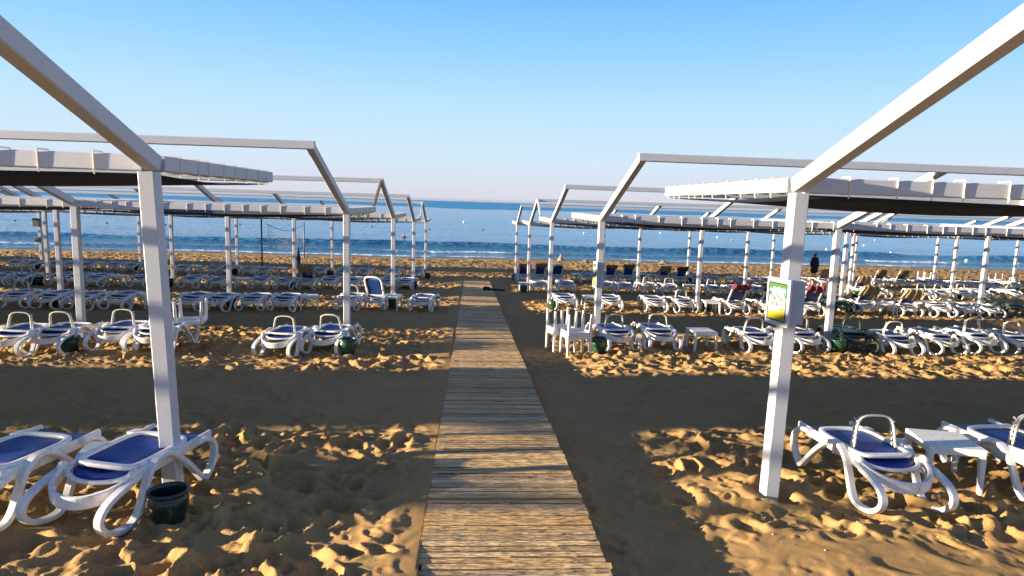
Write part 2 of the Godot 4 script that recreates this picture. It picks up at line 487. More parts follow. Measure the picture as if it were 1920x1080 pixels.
# ---------------------------------------------------------------- materials
func make_materials() -> void:
	var speck := noise_tex(0.06, 512, [[0.0, Color(0.62, 0.62, 0.62)], [0.45, Color(0.9, 0.9, 0.9)], [1.0, Color(1, 1, 1)]], 3, 5)
	var fine_n := noise_tex(0.09, 512, [], 7, 4, true, 6.0)
	var lump_n := noise_tex(0.035, 512, [], 9, 5, true, 8.0)
	var paint_a := noise_tex(0.02, 512, [[0.0, Color(0.74, 0.70, 0.64)], [0.30, Color(0.92, 0.91, 0.90)], [1.0, Color(1, 1, 1)]], 5, 5)
	M.sand = grained(mat(1, 1, 1, 0.95), speck, fine_n, 2.2, 0.55)
	M.sand.vertex_color_use_as_albedo = true
	M.sand.metallic_specular = 0.3
	M.paint = grained(mat(0.59, 0.595, 0.61, 0.55), paint_a, lump_n, 8.0, 0.42)
	M.paint_rust = grained(mat(0.30, 0.17, 0.10, 0.8), speck, lump_n, 3.0, 0.6)
	M.plastic = grained(mat(0.76, 0.75, 0.72, 0.34), noise_tex(0.015, 512, [[0.0, Color(0.80, 0.75, 0.66)], [0.35, Color(0.97, 0.95, 0.92)], [1.0, Color(1, 1, 1)]], 11, 5), null, 1.6)
	M.plastic_aged = grained(mat(0.72, 0.67, 0.54, 0.45), speck, null, 2.0)
	M.green_plastic = mat(0.022, 0.045, 0.034, 0.35)
	M.sling = grained(mat(0.006, 0.045, 0.27, 0.5), speck, noise_tex(0.2, 256, [], 4, 2, true, 5.0), 6.0, 0.4)
	M.cloth = grained(mat(0.005, 0.014, 0.034, 0.9), speck, null, 3.0)
	M.rope = mat(0.72, 0.66, 0.50, 0.8)
	M.pot = grained(mat(0.030, 0.075, 0.045, 0.28), noise_tex(0.012, 256, [[0.0, Color(0.5, 0.55, 0.5)], [0.5, Color(0.9, 1, 0.92)], [1.0, Color(1, 1, 1)]], 21, 4), null, 3.0)
	M.pot_dark = grained(mat(0.012, 0.030, 0.024, 0.3), speck, null, 3.0)
	var grain := noise_tex(0.03, 512, [[0.0, Color(0.55, 0.48, 0.42)], [0.28, Color(0.85, 0.81, 0.76)], [0.6, Color(0.96, 0.94, 0.92)], [1.0, Color(1, 1, 1)]], 31, 5)
	var grain_n := noise_tex(0.05, 512, [], 33, 4, true, 8.0)
	M.wood = []
	for c in [[0.66, 0.46, 0.22], [0.55, 0.385, 0.19], [0.72, 0.52, 0.265], [0.47, 0.345, 0.195], [0.63, 0.415, 0.18]]:
		var m := mat(c[0], c[1], c[2], 0.8)
		grained(m, grain, grain_n, 1.0, 0.22)
		m.uv1_scale = Vector3(0.16, 1.2, 2.0)
		m.metallic_specular = 0.2
		M.wood.append(m)
	var ripple := noise_tex(0.02, 1024, [], 41, 5, true, 5.0)
	M.sea = mat(1, 1, 1, 0.10)
	M.sea.vertex_color_use_as_albedo = true
	M.sea.normal_enabled = true
	M.sea.normal_texture = ripple
	M.sea.normal_scale = 3.0
	M.sea_far = mat(0.02, 0.22, 0.40, 0.55)
	M.sea_far.normal_enabled = true
	M.sea_far.normal_texture = ripple
	M.sea_far.normal_scale = 3.0
	M.dark = mat(0.012, 0.013, 0.016, 0.8)
	M.skin = mat(0.42, 0.22, 0.14, 0.5)
	M.black_dress = mat(0.010, 0.010, 0.013, 0.8)
	M.hair = mat(0.02, 0.014, 0.01, 0.6)
	M.grey_box = mat(0.22, 0.23, 0.20, 0.5)
	M.steel = mat(0.10, 0.10, 0.11, 0.5)
	M.net = mat(0.55, 0.58, 0.62, 0.8)
	M.float_white = mat(0.75, 0.75, 0.73, 0.4)
	M.float_orange = mat(0.55, 0.16, 0.06, 0.4)
	M.float_dark = mat(0.03, 0.035, 0.045, 0.5)
	M.navy_bag = mat(0.012, 0.03, 0.09, 0.7)
	M.towel = {}
	M.towel.b = [mat(0.42, 0.30, 0.14, 0.95), "beige"]
	M.towel.s = [mat(0.26, 0.17, 0.10, 0.95), "brown"]
	M.towel.d = [mat(0.07, 0.06, 0.075, 0.95), "dark grey"]
	M.towel.p = [mat(0.30, 0.05, 0.08, 0.95), "crimson"]
	for k in M.towel:
		var m: StandardMaterial3D = M.towel[k][0]
		m.rim_enabled = true
		m.rim = 0.3
		grained(m, speck, fine_n, 5.0, 0.5)

# ---------------------------------------------------------------- beach and sea
func make_sand() -> void:
	tile1 = make_tile(11, 1500, 0.85)
	tile2 = make_tile(12, 560, 1.4)
	broad.frequency = 0.42
	broad.seed = 5
	broad.fractal_octaves = 3
	crumb.frequency = 6.0
	crumb.seed = 14
	crumb.fractal_octaves = 3
	var rows := [-60.0, -20.0, -6.0, 0.5]
	var z := 1.3
	while z < 63.0:
		rows.append(z)
		z *= 1.0052
	rows.append(72.0)
	var cols := [-9.0, -3.0, -1.6, -1.15]
	var NC := 760
	for i in NC + 1:
		cols.append(-1.0 + 2.0 * i / NC)
	cols.append_array([1.15, 1.6, 3.0, 9.0])
	var nr := rows.size()
	var nc := cols.size()
	var v := PackedVector3Array()
	var c := PackedColorArray()
	v.resize(nr * nc)
	c.resize(nr * nc)
	var tone := FastNoiseLite.new()
	tone.frequency = 0.9
	tone.seed = 77
	for j in nr:
		var zz: float = rows[j]
		var zc := maxf(zz, 1.3)
		for i in nc:
			var x: float = 0.11 * zc + cols[i] * (2.6 + 0.87 * zc)
			v[j * nc + i] = Vector3(x, sand_y(x, zz), -zz)
			var t := 1.0 + 0.10 * tone.get_noise_2d(x, zz)
			var wet := smoothstep(-1.5, -0.5, zz - shore(x) + 0.5 * tone.get_noise_2d(x * 0.6, zz))
			c[j * nc + i] = Color(0.45 * t, 0.268 * t, 0.098 * t).lerp(Color(0.21, 0.135, 0.065), wet)
	var nn := PackedVector3Array()
	nn.resize(nr * nc)
	for j in nr:
		var j0 := maxi(j - 1, 0) * nc
		var j1 := mini(j + 1, nr - 1) * nc
		for i in nc:
			var a := v[j * nc + mini(i + 1, nc - 1)] - v[j * nc + maxi(i - 1, 0)]
			var b := v[j1 + i] - v[j0 + i]
			nn[j * nc + i] = a.cross(b).normalized()
	var idx := PackedInt32Array()
	idx.resize((nr - 1) * (nc - 1) * 6)
	var k := 0
	for j in nr - 1:
		for i in nc - 1:
			var p := j * nc + i
			idx[k] = p; idx[k + 1] = p + nc; idx[k + 2] = p + 1
			idx[k + 3] = p + 1; idx[k + 4] = p + nc; idx[k + 5] = p + nc + 1
			k += 6
	var arr := []
	arr.resize(Mesh.ARRAY_MAX)
	arr[Mesh.ARRAY_VERTEX] = v
	arr[Mesh.ARRAY_NORMAL] = nn
	arr[Mesh.ARRAY_COLOR] = c
	arr[Mesh.ARRAY_INDEX] = idx
	var mesh := ArrayMesh.new()
	mesh.add_surface_from_arrays(Mesh.PRIMITIVE_TRIANGLES, arr)
	var o := part("beach_sand", mesh, M.sand, self)
	o.set_meta("kind", "structure")

func wave_y(x: float, zz: float, n1: float, n2: float) -> Array:
	# returns height and foam: a low swell about to break, a small breaker and the lip of water on the sand
	var foam := 0.0
	var y := 0.0
	var zs := 71.0 + 0.02 * x + 2.2 * n1
	var hgt := 0.6 * (0.7 + 0.6 * n2)
	var d := zz - zs
	y += hgt * exp(-(d * d) / (2.2 if d > 0.0 else 0.7))
	foam = maxf(foam, smoothstep(0.42, 0.6, n2) * exp(-pow(d + 0.7, 2.0) / 0.4))
	var zs2 := shore(x) + 6.0 + 1.3 * n2
	d = zz - zs2
	y += 0.16 * exp(-(d * d) / (1.2 if d > 0.0 else 0.4))
	foam = maxf(foam, smoothstep(-0.1, 0.35, n1) * exp(-pow(d + 0.5, 2.0) / 0.35) * 0.9)
	d = zz - shore(x) - 0.9 + 0.5 * n1
	y += 0.09 * exp(-(d * d) / 0.35)
	foam = maxf(foam, exp(-pow(d + 0.3, 2.0) / 0.16) * smoothstep(-0.35, 0.1, n2))
	var k := smoothstep(74.0, 84.0, zz)
	y += k * 0.05 * sin(zz * 0.55 + 2.5 * n1 + 0.01 * x) + k * 0.035 * sin(zz * 0.31 - 0.05 * x + 3.0 * n2)
	return [y, foam]

func make_sea() -> void:
	var n1 := FastNoiseLite.new()
	n1.frequency = 0.035
	n1.seed = 3
	var n2 := FastNoiseLite.new()
	n2.frequency = 0.06
	n2.seed = 8
	var n3 := FastNoiseLite.new()
	n3.frequency = 0.9
	n3.seed = 21
	var n4 := FastNoiseLite.new()
	n4.frequency = 0.006
	n4.seed = 30
	var rows := []
	var z := 52.0
	while z < 14000.0:
		rows.append(z)
		z += 0.16 if z < 78.0 else (0.45 if z < 150.0 else z * 0.01)
	var cols := [-6.0, -2.5, -1.4]
	for i in 481:
		cols.append(-1.0 + 2.0 * i / 480.0)
	cols.append_array([1.4, 2.5, 6.0])
	var nr := rows.size()
	var nc := cols.size()
	var v := PackedVector3Array()
	var c := PackedColorArray()
	var uv := PackedVector2Array()
	v.resize(nr * nc); c.resize(nr * nc); uv.resize(nr * nc)
	for j in nr:
		var zz: float = rows[j]
		for i in nc:
			var x: float = 0.11 * zz + cols[i] * 0.95 * zz
			var y := 0.0
			var col := Color(0.02, 0.22, 0.40)
			if zz < 400.0:
				var a := n1.get_noise_2d(x * 0.6, zz * 0.3)
				var b := n2.get_noise_2d(x * 0.7, zz * 0.15 + 40.0)
				var w := wave_y(x, zz, a, b)
				var fade := 1.0 - smoothstep(150.0, 400.0, zz)
				y = w[0] * fade
				if zz < 100.0:
					var shallow := 1.0 - smoothstep(6.0, 40.0, zz - shore(x))
					col = col.lerp(Color(0.03, 0.105, 0.17), shallow)
					y += 0.010 * n3.get_noise_2d(x * 0.35, zz * 0.9)
					var f: float = w[1]
					if f > 0.02:
						var br := n3.get_noise_2d(x * 1.4, zz * 2.6) * 0.5 + 0.5
						col = col.lerp(Color(0.72, 0.75, 0.78), smoothstep(0.52, 0.9, f * (0.45 + br)))
			v[j * nc + i] = Vector3(x, y, -zz)
			c[j * nc + i] = col
			uv[j * nc + i] = Vector2(x / 36.0, zz / 7.0)
	var nn := PackedVector3Array()
	nn.resize(nr * nc)
	for j in nr:
		var j0 := maxi(j - 1, 0) * nc
		var j1 := mini(j + 1, nr - 1) * nc
		for i in nc:
			nn[j * nc + i] = (v[j * nc + mini(i + 1, nc - 1)] - v[j * nc + maxi(i - 1, 0)]).cross(v[j1 + i] - v[j0 + i]).normalized()
	var idx := PackedInt32Array()
	idx.resize((nr - 1) * (nc - 1) * 6)
	var k := 0
	for j in nr - 1:
		for i in nc - 1:
			var p := j * nc + i
			idx[k] = p; idx[k + 1] = p + nc; idx[k + 2] = p + 1
			idx[k + 3] = p + 1; idx[k + 4] = p + nc; idx[k + 5] = p + nc + 1
			k += 6
	var arr := []
	arr.resize(Mesh.ARRAY_MAX)
	arr[Mesh.ARRAY_VERTEX] = v
	arr[Mesh.ARRAY_NORMAL] = nn
	arr[Mesh.ARRAY_COLOR] = c
	arr[Mesh.ARRAY_TEX_UV] = uv
	arr[Mesh.ARRAY_INDEX] = idx
	var mesh := ArrayMesh.new()
	mesh.add_surface_from_arrays(Mesh.PRIMITIVE_TRIANGLES, arr)
	var o := part("sea", mesh, M.sea, self)
	o.set_meta("kind", "structure")
	# farther out the breeze ruffles the water
	var st := begin(true)
	var edge := []
	for i in 161:
		var a := -1.0 + 2.0 * i / 160.0
		var e := 470.0 + 70.0 * n4.get_noise_2d(a * 900.0, 0.0) + 25.0 * n2.get_noise_2d(a * 500.0, 9.0)
		edge.append([Vector3(0.11 * e + a * e, 0.05, -e), Vector3(0.11 * 13900.0 + a * 13900.0, 0.05, -13900.0)])
	for i in 160:
		for kk in 8:
			var t0 := pow(kk / 8.0, 3.0)
			var t1 := pow((kk + 1) / 8.0, 3.0)
			var q := [edge[i][0].lerp(edge[i][1], t0), edge[i + 1][0].lerp(edge[i + 1][1], t0), edge[i + 1][0].lerp(edge[i + 1][1], t1), edge[i][0].lerp(edge[i][1], t1)]
			for m in [0, 2, 1, 0, 3, 2]:
				st.set_uv(Vector2(q[m].x / 30.0, -q[m].z / 12.0))
				st.set_normal(Vector3.UP)
				st.add_vertex(q[m])
	var far := part("ruffled_sea", st.commit(), M.sea_far, self)
	far.set_meta("kind", "structure")

# ---------------------------------------------------------------- boardwalk
func make_boardwalk() -> void:
	var deck := thing("boardwalk", "weathered wooden slat boardwalk running straight down the sand toward the sea", "boardwalk", Vector3.ZERO)
	var r := RandomNumberGenerator.new()
	r.seed = 4
	var meshes := []
	for k in 6:
		var st := begin()
		bar(st, Vector3(-0.637 - r.randf() * 0.006, 0, 0), Vector3(0.637 + r.randf() * 0.010, 0, 0), 0.063 - r.randf() * 0.006, 0.028, Vector3.UP, 0.006)
		meshes.append(done(st))
	var far := begin()
	var strips := begin()
	var z := 1.9
	var n := 0
	var st2 := begin()
	while z < 32.9:
		var y := base_y(z) + 0.065 + r.randf_range(-0.006, 0.006) + 0.012 * sin(z * 1.3) + (0.012 if r.randf() < 0.05 else 0.0)
		var p := Vector3(deck_mid(z) + r.randf_range(-0.006, 0.006) + (0.02 if r.randf() < 0.03 else 0.0), y, -z)
		var yaw := r.randf_range(-0.006, 0.006)
		var tilt := r.randf_range(-0.05, 0.05) + 0.055
		if n < 298:
			part("plank", meshes[n * 7 % 6], M.wood[r.randi() % 5], deck, Transform3D(Basis.from_euler(Vector3(tilt, yaw, r.randf_range(-0.004, 0.004))), p))
		else:
			bar(far, p + Vector3(-0.64, 0, 0), p + Vector3(0.64, 0, 0), 0.068, 0.028, Vector3.UP, 0.006)
		# dark brown strips in broken runs, added so the plank gaps read dark
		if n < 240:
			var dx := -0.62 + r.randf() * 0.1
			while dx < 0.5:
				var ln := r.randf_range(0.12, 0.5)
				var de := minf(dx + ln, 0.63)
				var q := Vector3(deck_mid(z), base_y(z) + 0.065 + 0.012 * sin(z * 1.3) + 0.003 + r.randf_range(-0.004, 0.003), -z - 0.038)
				bar(strips, q + Vector3(dx, 0, 0), q + Vector3(de, 0, 0), r.randf_range(0.014, 0.022), 0.014, Vector3.UP, 0.003)
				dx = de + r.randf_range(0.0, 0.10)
		z += 0.0765 + r.randf_range(-0.002, 0.002)
		n += 1
	var o := part("far_planks", done(far), M.wood[0], deck)
	o.set_meta("kind", "stuff")
	for x in [-0.45, 0.0, 0.45]:
		var zz := 1.9
		while zz < 32.0:
			bar(st2, Vector3(deck_mid(zz) + x, base_y(zz) + 0.022, -zz), Vector3(deck_mid(zz + 3.0) + x, base_y(zz + 3.0) + 0.022, -zz - 3.0), 0.07, 0.055)
			zz += 3.0
	part("joist", done(st2), M.wood[3], deck)
	part("gap_strips", done(strips), mat(0.11, 0.070, 0.036, 0.95), deck).set_meta("kind", "stuff")

# ---------------------------------------------------------------- pergolas
func make_pergola(side: int, row: int, bays: int) -> void:
	var x0 := -2.53 if side < 0 else 2.79
	var step := -5.37 if side < 0 else 5.19
	var z0: float = ROWZ[row]
	var top: float = ROWTOP[row]
	var reach := 3.75
	if row == 0: reach = 2.95 if side < 0 else 3.6
	var sw := "left" if side < 0 else "right"
	var pg := thing("pergola", "white painted pergola frame with dark shade cloth, %s row, %s of the boardwalk" % [ROWWORD[row + 1], sw], "pergola", Vector3(x0, 0, -z0), 0.0, "pergola rows on the beach")
	var W := 0.13
	var mid := top + 0.065
	var tie_st := begin()
	for q in [[Vector3(0, -0.075, 0.075), Vector3(0, 0.075, 0.077)], [Vector3(0, 0.078, 0.075), Vector3(0, 0.078, -0.075)], [Vector3(0, 0.075, -0.075), Vector3(0, -0.075, -0.075)], [Vector3(0, -0.115, 0.072), Vector3(0, -0.07, 0.086)], [Vector3(0, -0.077, 0.075), Vector3(0, -0.077, -0.075)]]:
		bar(tie_st, q[0] * Vector3(1, 0.93, 0.855), q[1] * Vector3(1, 0.93, 0.855), 0.012, 0.008, Vector3.RIGHT, 0.003)
	var tie := done(tie_st)
	var eave: Node = pg
	var xe := step * bays
	# posts, rafters up to the ridge, side beams out to the cloth's seaward edge
	for i in bays + 1:
		var x := step * i
		var gy: float = base_y(z0) - 0.35
		var st := begin()
		var lean := 0.0
		if row == 0 and i == 0: lean = 0.055 if side < 0 else -0.02
		bar(st, Vector3(x + lean * 1.3, gy, 0), Vector3(x - lean * 0.6, top - 0.002, 0), W, W, Vector3.FORWARD, 0.01)
		part("post", done(st), M.paint, pg)
		st = begin()
		bar(st, Vector3(x, mid, 0.0), Vector3(x, mid + 1.07, 3.0 + 0.02), 0.12, 0.13, Vector3.UP, 0.009)
		part("rafter", done(st), M.paint, pg)
		st = begin()
		bar(st, Vector3(x, mid + 0.002, -0.07), Vector3(x, mid + 0.002, -reach), 0.12, 0.125, Vector3.UP, 0.009)
		var sb := part("side_beam", done(st), M.paint, pg)
		if i <= 3:
			var zt := 0.35
			while zt < reach - 0.1:
				part("rope_tie", tie, M.rope, sb, Transform3D(Basis(Vector3.UP, (PI / 2) if side < 0 else -PI / 2), Vector3(x, mid + 0.002, -zt)))
				zt += rng.randf_range(0.22, 0.40)
	# braces that close the gable toward the cloth behind, where they still stand
	if (side < 0 and (row == 2 or row == 4)) or (side > 0 and row == 3):
		var st := begin()
		var pz: float = z0 - (ROWZ[row - 1] + 3.75)
		bar(st, Vector3(0, mid + 1.07, 3.05), Vector3(0, ROWTOP[row - 1] + 0.16, pz), 0.07, 0.07, Vector3.UP, 0.008)
		part("brace", done(st), M.paint_rust if row == 2 else M.paint, pg)
	for e in [["eave_beam", mid, 0.0, 0.065], ["ridge_beam", mid + 1.07, 3.0, 0.065], ["outer_beam", mid, -reach + 0.065, 0.0]]:
		var st := begin()
		for i in bays:
			var a: float = step * i + signf(step) * (e[3] if i == 0 and e[0] == "eave_beam" else (-0.065 if i == 0 and e[0] == "ridge_beam" else 0.0))
			var b := step * (i + 1)
			var dy := 0.012 * sin(i * 2.3 + row)
			var dy2 := 0.012 * sin((i + 1) * 2.3 + row)
			bar(st, Vector3(a, e[1] + dy, e[2]), Vector3(b, e[1] + dy2, e[2]), 0.118, 0.132, Vector3.UP, 0.01)
		var bm := part(e[0], done(st), M.paint, pg)
		if e[0] == "eave_beam": eave = bm
	var lim := absf(xe)
	var vis: float = 6.0 + ROWZ[row] * 0.95
	var xt := 0.42
	while xt < minf(lim, vis) - 0.1:
		part("rope_tie", tie, M.rope, eave, Transform3D(Basis(), Vector3(signf(step) * xt, mid + 0.006 + 0.012 * sin(xt / 5.3 * 2.3 + row), 0)))
		xt += rng.randf_range(0.27, 0.52)
	for i in bays:
		var g := []
		for a in 9:
			var rr := []
			for b in 13:
				var u := a / 8.0
				var w := b / 12.0
				var sag := 0.10 * sin(PI * u) * (0.4 + 0.6 * sin(PI * w)) + 0.05 * pow(sin(PI * w), 2.0) * (0.6 + 0.4 * sin(i * 1.7 + row))
				rr.append(Vector3(step * (i + 0.003 + 0.994 * w), top - 0.02 - sag, -0.02 - (reach - 0.05) * u))
			g.append(rr)
		var st := begin(true)
		shell(st, g, 0.008)
		part("shade_cloth", done(st), M.cloth, pg)

# ---------------------------------------------------------------- loungers
var lm := {}   # shared lounger meshes

func uv3(u: float, y: float, w: float) -> Vector3:   # u runs from the head end toward the sea
	return Vector3(w * 0.97, y * 0.88, -(u - 0.2) * 0.87)

func make_lounger_meshes() -> void:
	var prof := [Vector2(0.46, 0.405), Vector2(0.30, 0.37), Vector2(0.12, 0.31), Vector2(0.03, 0.225), Vector2(0.04, 0.13), Vector2(0.14, 0.045), Vector2(0.27, 0.012), Vector2(0.38, 0.02), Vector2(0.46, 0.10), Vector2(0.53, 0.25), Vector2(0.61, 0.40), Vector2(0.72, 0.475), Vector2(0.84, 0.475), Vector2(0.96, 0.40), Vector2(1.11, 0.26), Vector2(1.24, 0.11), Vector2(1.33, 0.012), Vector2(1.38, 0.02), Vector2(1.47, 0.11), Vector2(1.52, 0.23), Vector2(1.49, 0.345), Vector2(1.38, 0.415), Vector2(1.24, 0.43)]
	var sm := curve(prof, 4)
	for s in [-1, 1]:
		var pts := []
		for p in sm:
			pts.append(uv3(p.x, p.y, s * 0.335))
		var st := begin()
		band(st, pts, Vector3.RIGHT, 0.068, 0.040)
		lm["leg%d" % s] = done(st)
		st = begin()
		bar(st, uv3(0.40, 0.385, s * 0.292), uv3(1.52, 0.405, s * 0.292), 0.034, 0.085, Vector3.UP, 0.010)
		bar(st, uv3(0.46, 0.435, s * 0.282), uv3(1.10, 0.445, s * 0.282), 0.045, 0.02, Vector3.UP, 0.006)
		lm["rail%d" % s] = done(st)
		st = begin(true)
		var kp := [Vector2(0.0, -0.02), Vector2(0.034, -0.02), Vector2(0.042, -0.008), Vector2(0.042, 0.016), Vector2(0.03, 0.03), Vector2(0.0, 0.034)]
		lathe(st, kp, 14)
		lm["knob"] = done(st)
	# bowed crossbars at the head end
	var st := begin()
	var c1 := []
	var c2 := []
	for i in 25:
		var t := -PI / 2 + PI * i / 24.0
		c1.append(uv3(0.43 - 0.33 * cos(t), 0.385 - 0.10 * cos(t), 0.31 * sin(t)))
		c2.append(uv3(0.47 - 0.17 * cos(t), 0.415 - 0.035 * cos(t), 0.27 * sin(t)))
	band(st, c1, Vector3.UP, 0.098, 0.036)
	lm["crossbar"] = done(st)
	st = begin(true)
	band(st, c2, Vector3.UP, 0.03, 0.03)
	lm["seat_rim"] = done(st)
	# sling: rolled over at the head end, sagging a little
	var g := []
	var su := [[0.42, 0.335, 0.23], [0.37, 0.345, 0.235], [0.345, 0.37, 0.24], [0.36, 0.40, 0.245], [0.42, 0.412, 0.255], [0.60, 0.405, 0.268], [0.85, 0.395, 0.268], [1.1, 0.398, 0.268], [1.35, 0.405, 0.268], [1.50, 0.412, 0.268]]
	for e in su:
		var rr := []
		for b in 9:
			var w := -1.0 + b / 4.0
			rr.append(uv3(e[0] + (0.10 * w * w if e[0] < 0.43 else 0.0), e[1] - 0.02 * (1.0 - w * w), e[2] * w))
		g.append(rr)
	st = begin(true)
	shell(st, g, 0.008)
	lm["sling"] = done(st)
	# backrest in the hinge's own space: y = 0 at the hinge, lying toward the sea when folded
	var rr2 := []
	for q in [[0.02, -0.22], [0.0, -0.12], [0.0, 0.12], [0.02, 0.22], [0.12, 0.262], [0.40, 0.268], [0.60, 0.262], [0.70, 0.21], [0.735, 0.10], [0.735, -0.10], [0.70, -0.21], [0.60, -0.262], [0.40, -0.268], [0.12, -0.262]]:
		rr2.append(Vector3(q[1] * 0.97, 0.0, -q[0] * 0.9))
	st = begin(true)
	band(st, curve(rr2, 3, true), Vector3.UP, 0.036, 0.058, true)
	lm["back_frame"] = done(st)
	g = []
	for a in 7:
		var r3 := []
		var u := 0.05 + 0.63 * a / 6.0
		var hw := 0.232 if a < 6 else 0.20
		for b in 7:
			var w := -1.0 + b / 3.0
			r3.append(Vector3(hw * w * 0.97, -0.012 * (1.0 - w * w), -u * 0.9))
		g.append(r3)
	st = begin(true)
	shell(st, g, 0.007)
	lm["back_panel"] = done(st)
	# ratchet hoop that props the backrest
	st = begin(true)
	for dz in [0.0, 0.045]:
		var hp := []
		for q in [Vector2(-0.205, 0.0), Vector2(-0.195, 0.10), Vector2(-0.178, 0.20), Vector2(-0.145, 0.262), Vector2(-0.07, 0.288), Vector2(0.07, 0.288), Vector2(0.145, 0.262), Vector2(0.178, 0.20), Vector2(0.195, 0.10), Vector2(0.205, 0.0)]:
			hp.append(Vector3(q.x, q.y, -dz * (0.5 + 1.6 * (0.288 - q.y))))
		band(st, curve(hp, 3), Vector3.BACK, 0.018, 0.018)
	for s in [-1, 1]:
		for k in 5:
			var y := 0.04 + 0.048 * k
			bar(st, Vector3(s * (0.2 - 0.1 * y), y, 0.008), Vector3(s * (0.2 - 0.1 * y), y + 0.028, -0.05), 0.02, 0.016, Vector3.UP, 0.004)
	lm["hoop"] = done(st)
	# towel draped over the top of a raised backrest
	for v in 3:
		g = []
		for a in 17:
			var t := -1.0 + a / 8.0
			var r4 := []
			for b in 25:
				var w := -1.0 + b / 12.0
				var fold := 0.020 * sin(w * 9.0 + v * 1.3) + 0.012 * sin(w * 17.0 + v * 2.1 + t)
				var amount := absf(t)
				var ln: float = ([0.42, 0.20, 0.29][v] + 0.05 * sin(w * 4.0 + v)) * amount
				var u := 0.685 - maxf(ln - 0.03, 0.0)
				var off := (0.034 + fold * minf(amount * 2.5, 1.0)) * (1.0 if t > 0 else -1.0) * minf(amount * 5.0, 1.0)
				var wide := 0.285 + 0.05 * amount + 0.012 * sin(t * 7.0 + v)
				r4.append(Vector3(wide * w, -off, -(u + 0.012 * cos(t * 3.0) + 0.010 * sin(w * 9.0 + v) * (1.0 - amount))))
			g.append(r4)
		st = begin(true)
		shell(st, g, 0.012)
		lm["towel%d" % v] = done(st)

func add_lounger(pos: Vector3, turn: float, kind: String, label: String) -> Node3D:
	var green := kind.begins_with("g")
	var t := thing("sun_lounger", label, "sun lounger", pos, turn, "sun loungers in rows under the pergolas")
	t.rotation.x = rng.randf_range(-0.02, 0.02)
	t.rotation.z = rng.randf_range(-0.02, 0.02)
	var pm: Material = M.green_plastic if green else M.plastic
	var sl: Material = M.green_plastic if green else M.sling
	part("leg_frame", lm["leg-1"], pm, t)
	part("leg_frame", lm["leg1"], pm, t)
	var rails := [part("side_rail", lm["rail-1"], pm, t), part("side_rail", lm["rail1"], pm, t)]
	part("crossbar", lm["crossbar"], pm, t)
	part("seat_rim", lm["seat_rim"], pm, t)
	part("sling", lm["sling"], sl, t)
	for s in [-1, 1]:
		part("hinge_knob", lm["knob"], pm, rails[0 if s < 0 else 1], Transform3D(Basis(Vector3.BACK, -s * PI / 2), uv3(0.43, 0.43, s * 0.315)))
	var hinge := Transform3D(Basis(), uv3(0.50, 0.452, 0.0))
	var raised := kind.begins_with("r")
	if raised:
		hinge.basis = Basis(Vector3.RIGHT, deg_to_rad(rng.randf_range(118, 126)))
	var bf := part("backrest_frame", lm["back_frame"], pm, t, hinge)
	part("backrest_panel", lm["back_panel"], sl, bf)
	if kind.contains("h"):
		part("ratchet_hoop", lm["hoop"], M.green_plastic if green else M.plastic_aged, bf, hinge.affine_inverse() * Transform3D(Basis(Vector3.RIGHT, rng.randf_range(-0.15, 0.2)), uv3(rng.randf_range(0.62, 0.72), 0.462, 0.0)))
	if raised:
		for s in [-1, 1]:
			var st := begin()
			bar(st, uv3(0.62, 0.43, s * 0.24), uv3(0.33, 0.70, s * 0.235), 0.02, 0.03)
			part("prop_arm", done(st), pm, t)
	if kind.length() > 1 and raised:
		var c := kind.substr(1, 1)
		var m: Array = M.towel[c]
		var tw := part("towel", lm["towel%d" % {"b": 0, "p": 1, "s": 1, "d": 2}[c]], m[0], self, t.transform * hinge)
		tag(tw, "%s towel draped over raised %s" % [m[1], label.substr(label.find("lounger,"))], "towel", "towels draped over raised backrests")
	return t

func make_loungers() -> void:
	make_lounger_meshes()
	# the four nearest, beside the front posts
	add_lounger(at(-2.86, 4.72, 0.005), deg_to_rad(-14), "f", "white lounger with blue sling, nearest the left front post and its pot")
	add_lounger(at(-3.72, 4.62, 0.005), deg_to_rad(-11), "f", "white lounger with blue sling cut by the left frame edge, front row")
	add_lounger(at(3.74, 4.97, 0.005), deg_to_rad(4), "h", "white lounger with upright hoop and blue sling, nearest the right front post")
	add_lounger(at(5.42, 5.12, 0.005), deg_to_rad(6), "h", "white lounger beyond the side table, front row, at the right frame edge")
	for key in LOUNGERS:
		var row := int(key.substr(0, 1))
		var side: String = key.substr(1, 1)
		var list: Array = LOUNGERS[key].duplicate()
		list.sort_custom(func(a, b): return absf(a[0]) < absf(b[0]))
		var n := 0
		for e in list:
			n += 1
			var kind: String = e[2]
			var look := "flat white lounger"
			if kind == "h": look = "white hooped lounger"
			elif kind == "gh": look = "dark green hooped lounger"
			elif kind == "g": look = "dark green lounger"
			elif kind == "r": look = "white raised lounger"
			elif kind.begins_with("r"): look = "white raised towel-draped lounger"
			var turn := rng.randf_range(-16, -1) if side == "L" else rng.randf_range(-2, 11)
			add_lounger(at(e[0], e[1], 0.0), deg_to_rad(turn), kind, "%s, %s from boardwalk, %s row, %s side" % [look, ORD[n], ROWWORD[row], "left" if side == "L" else "right"])

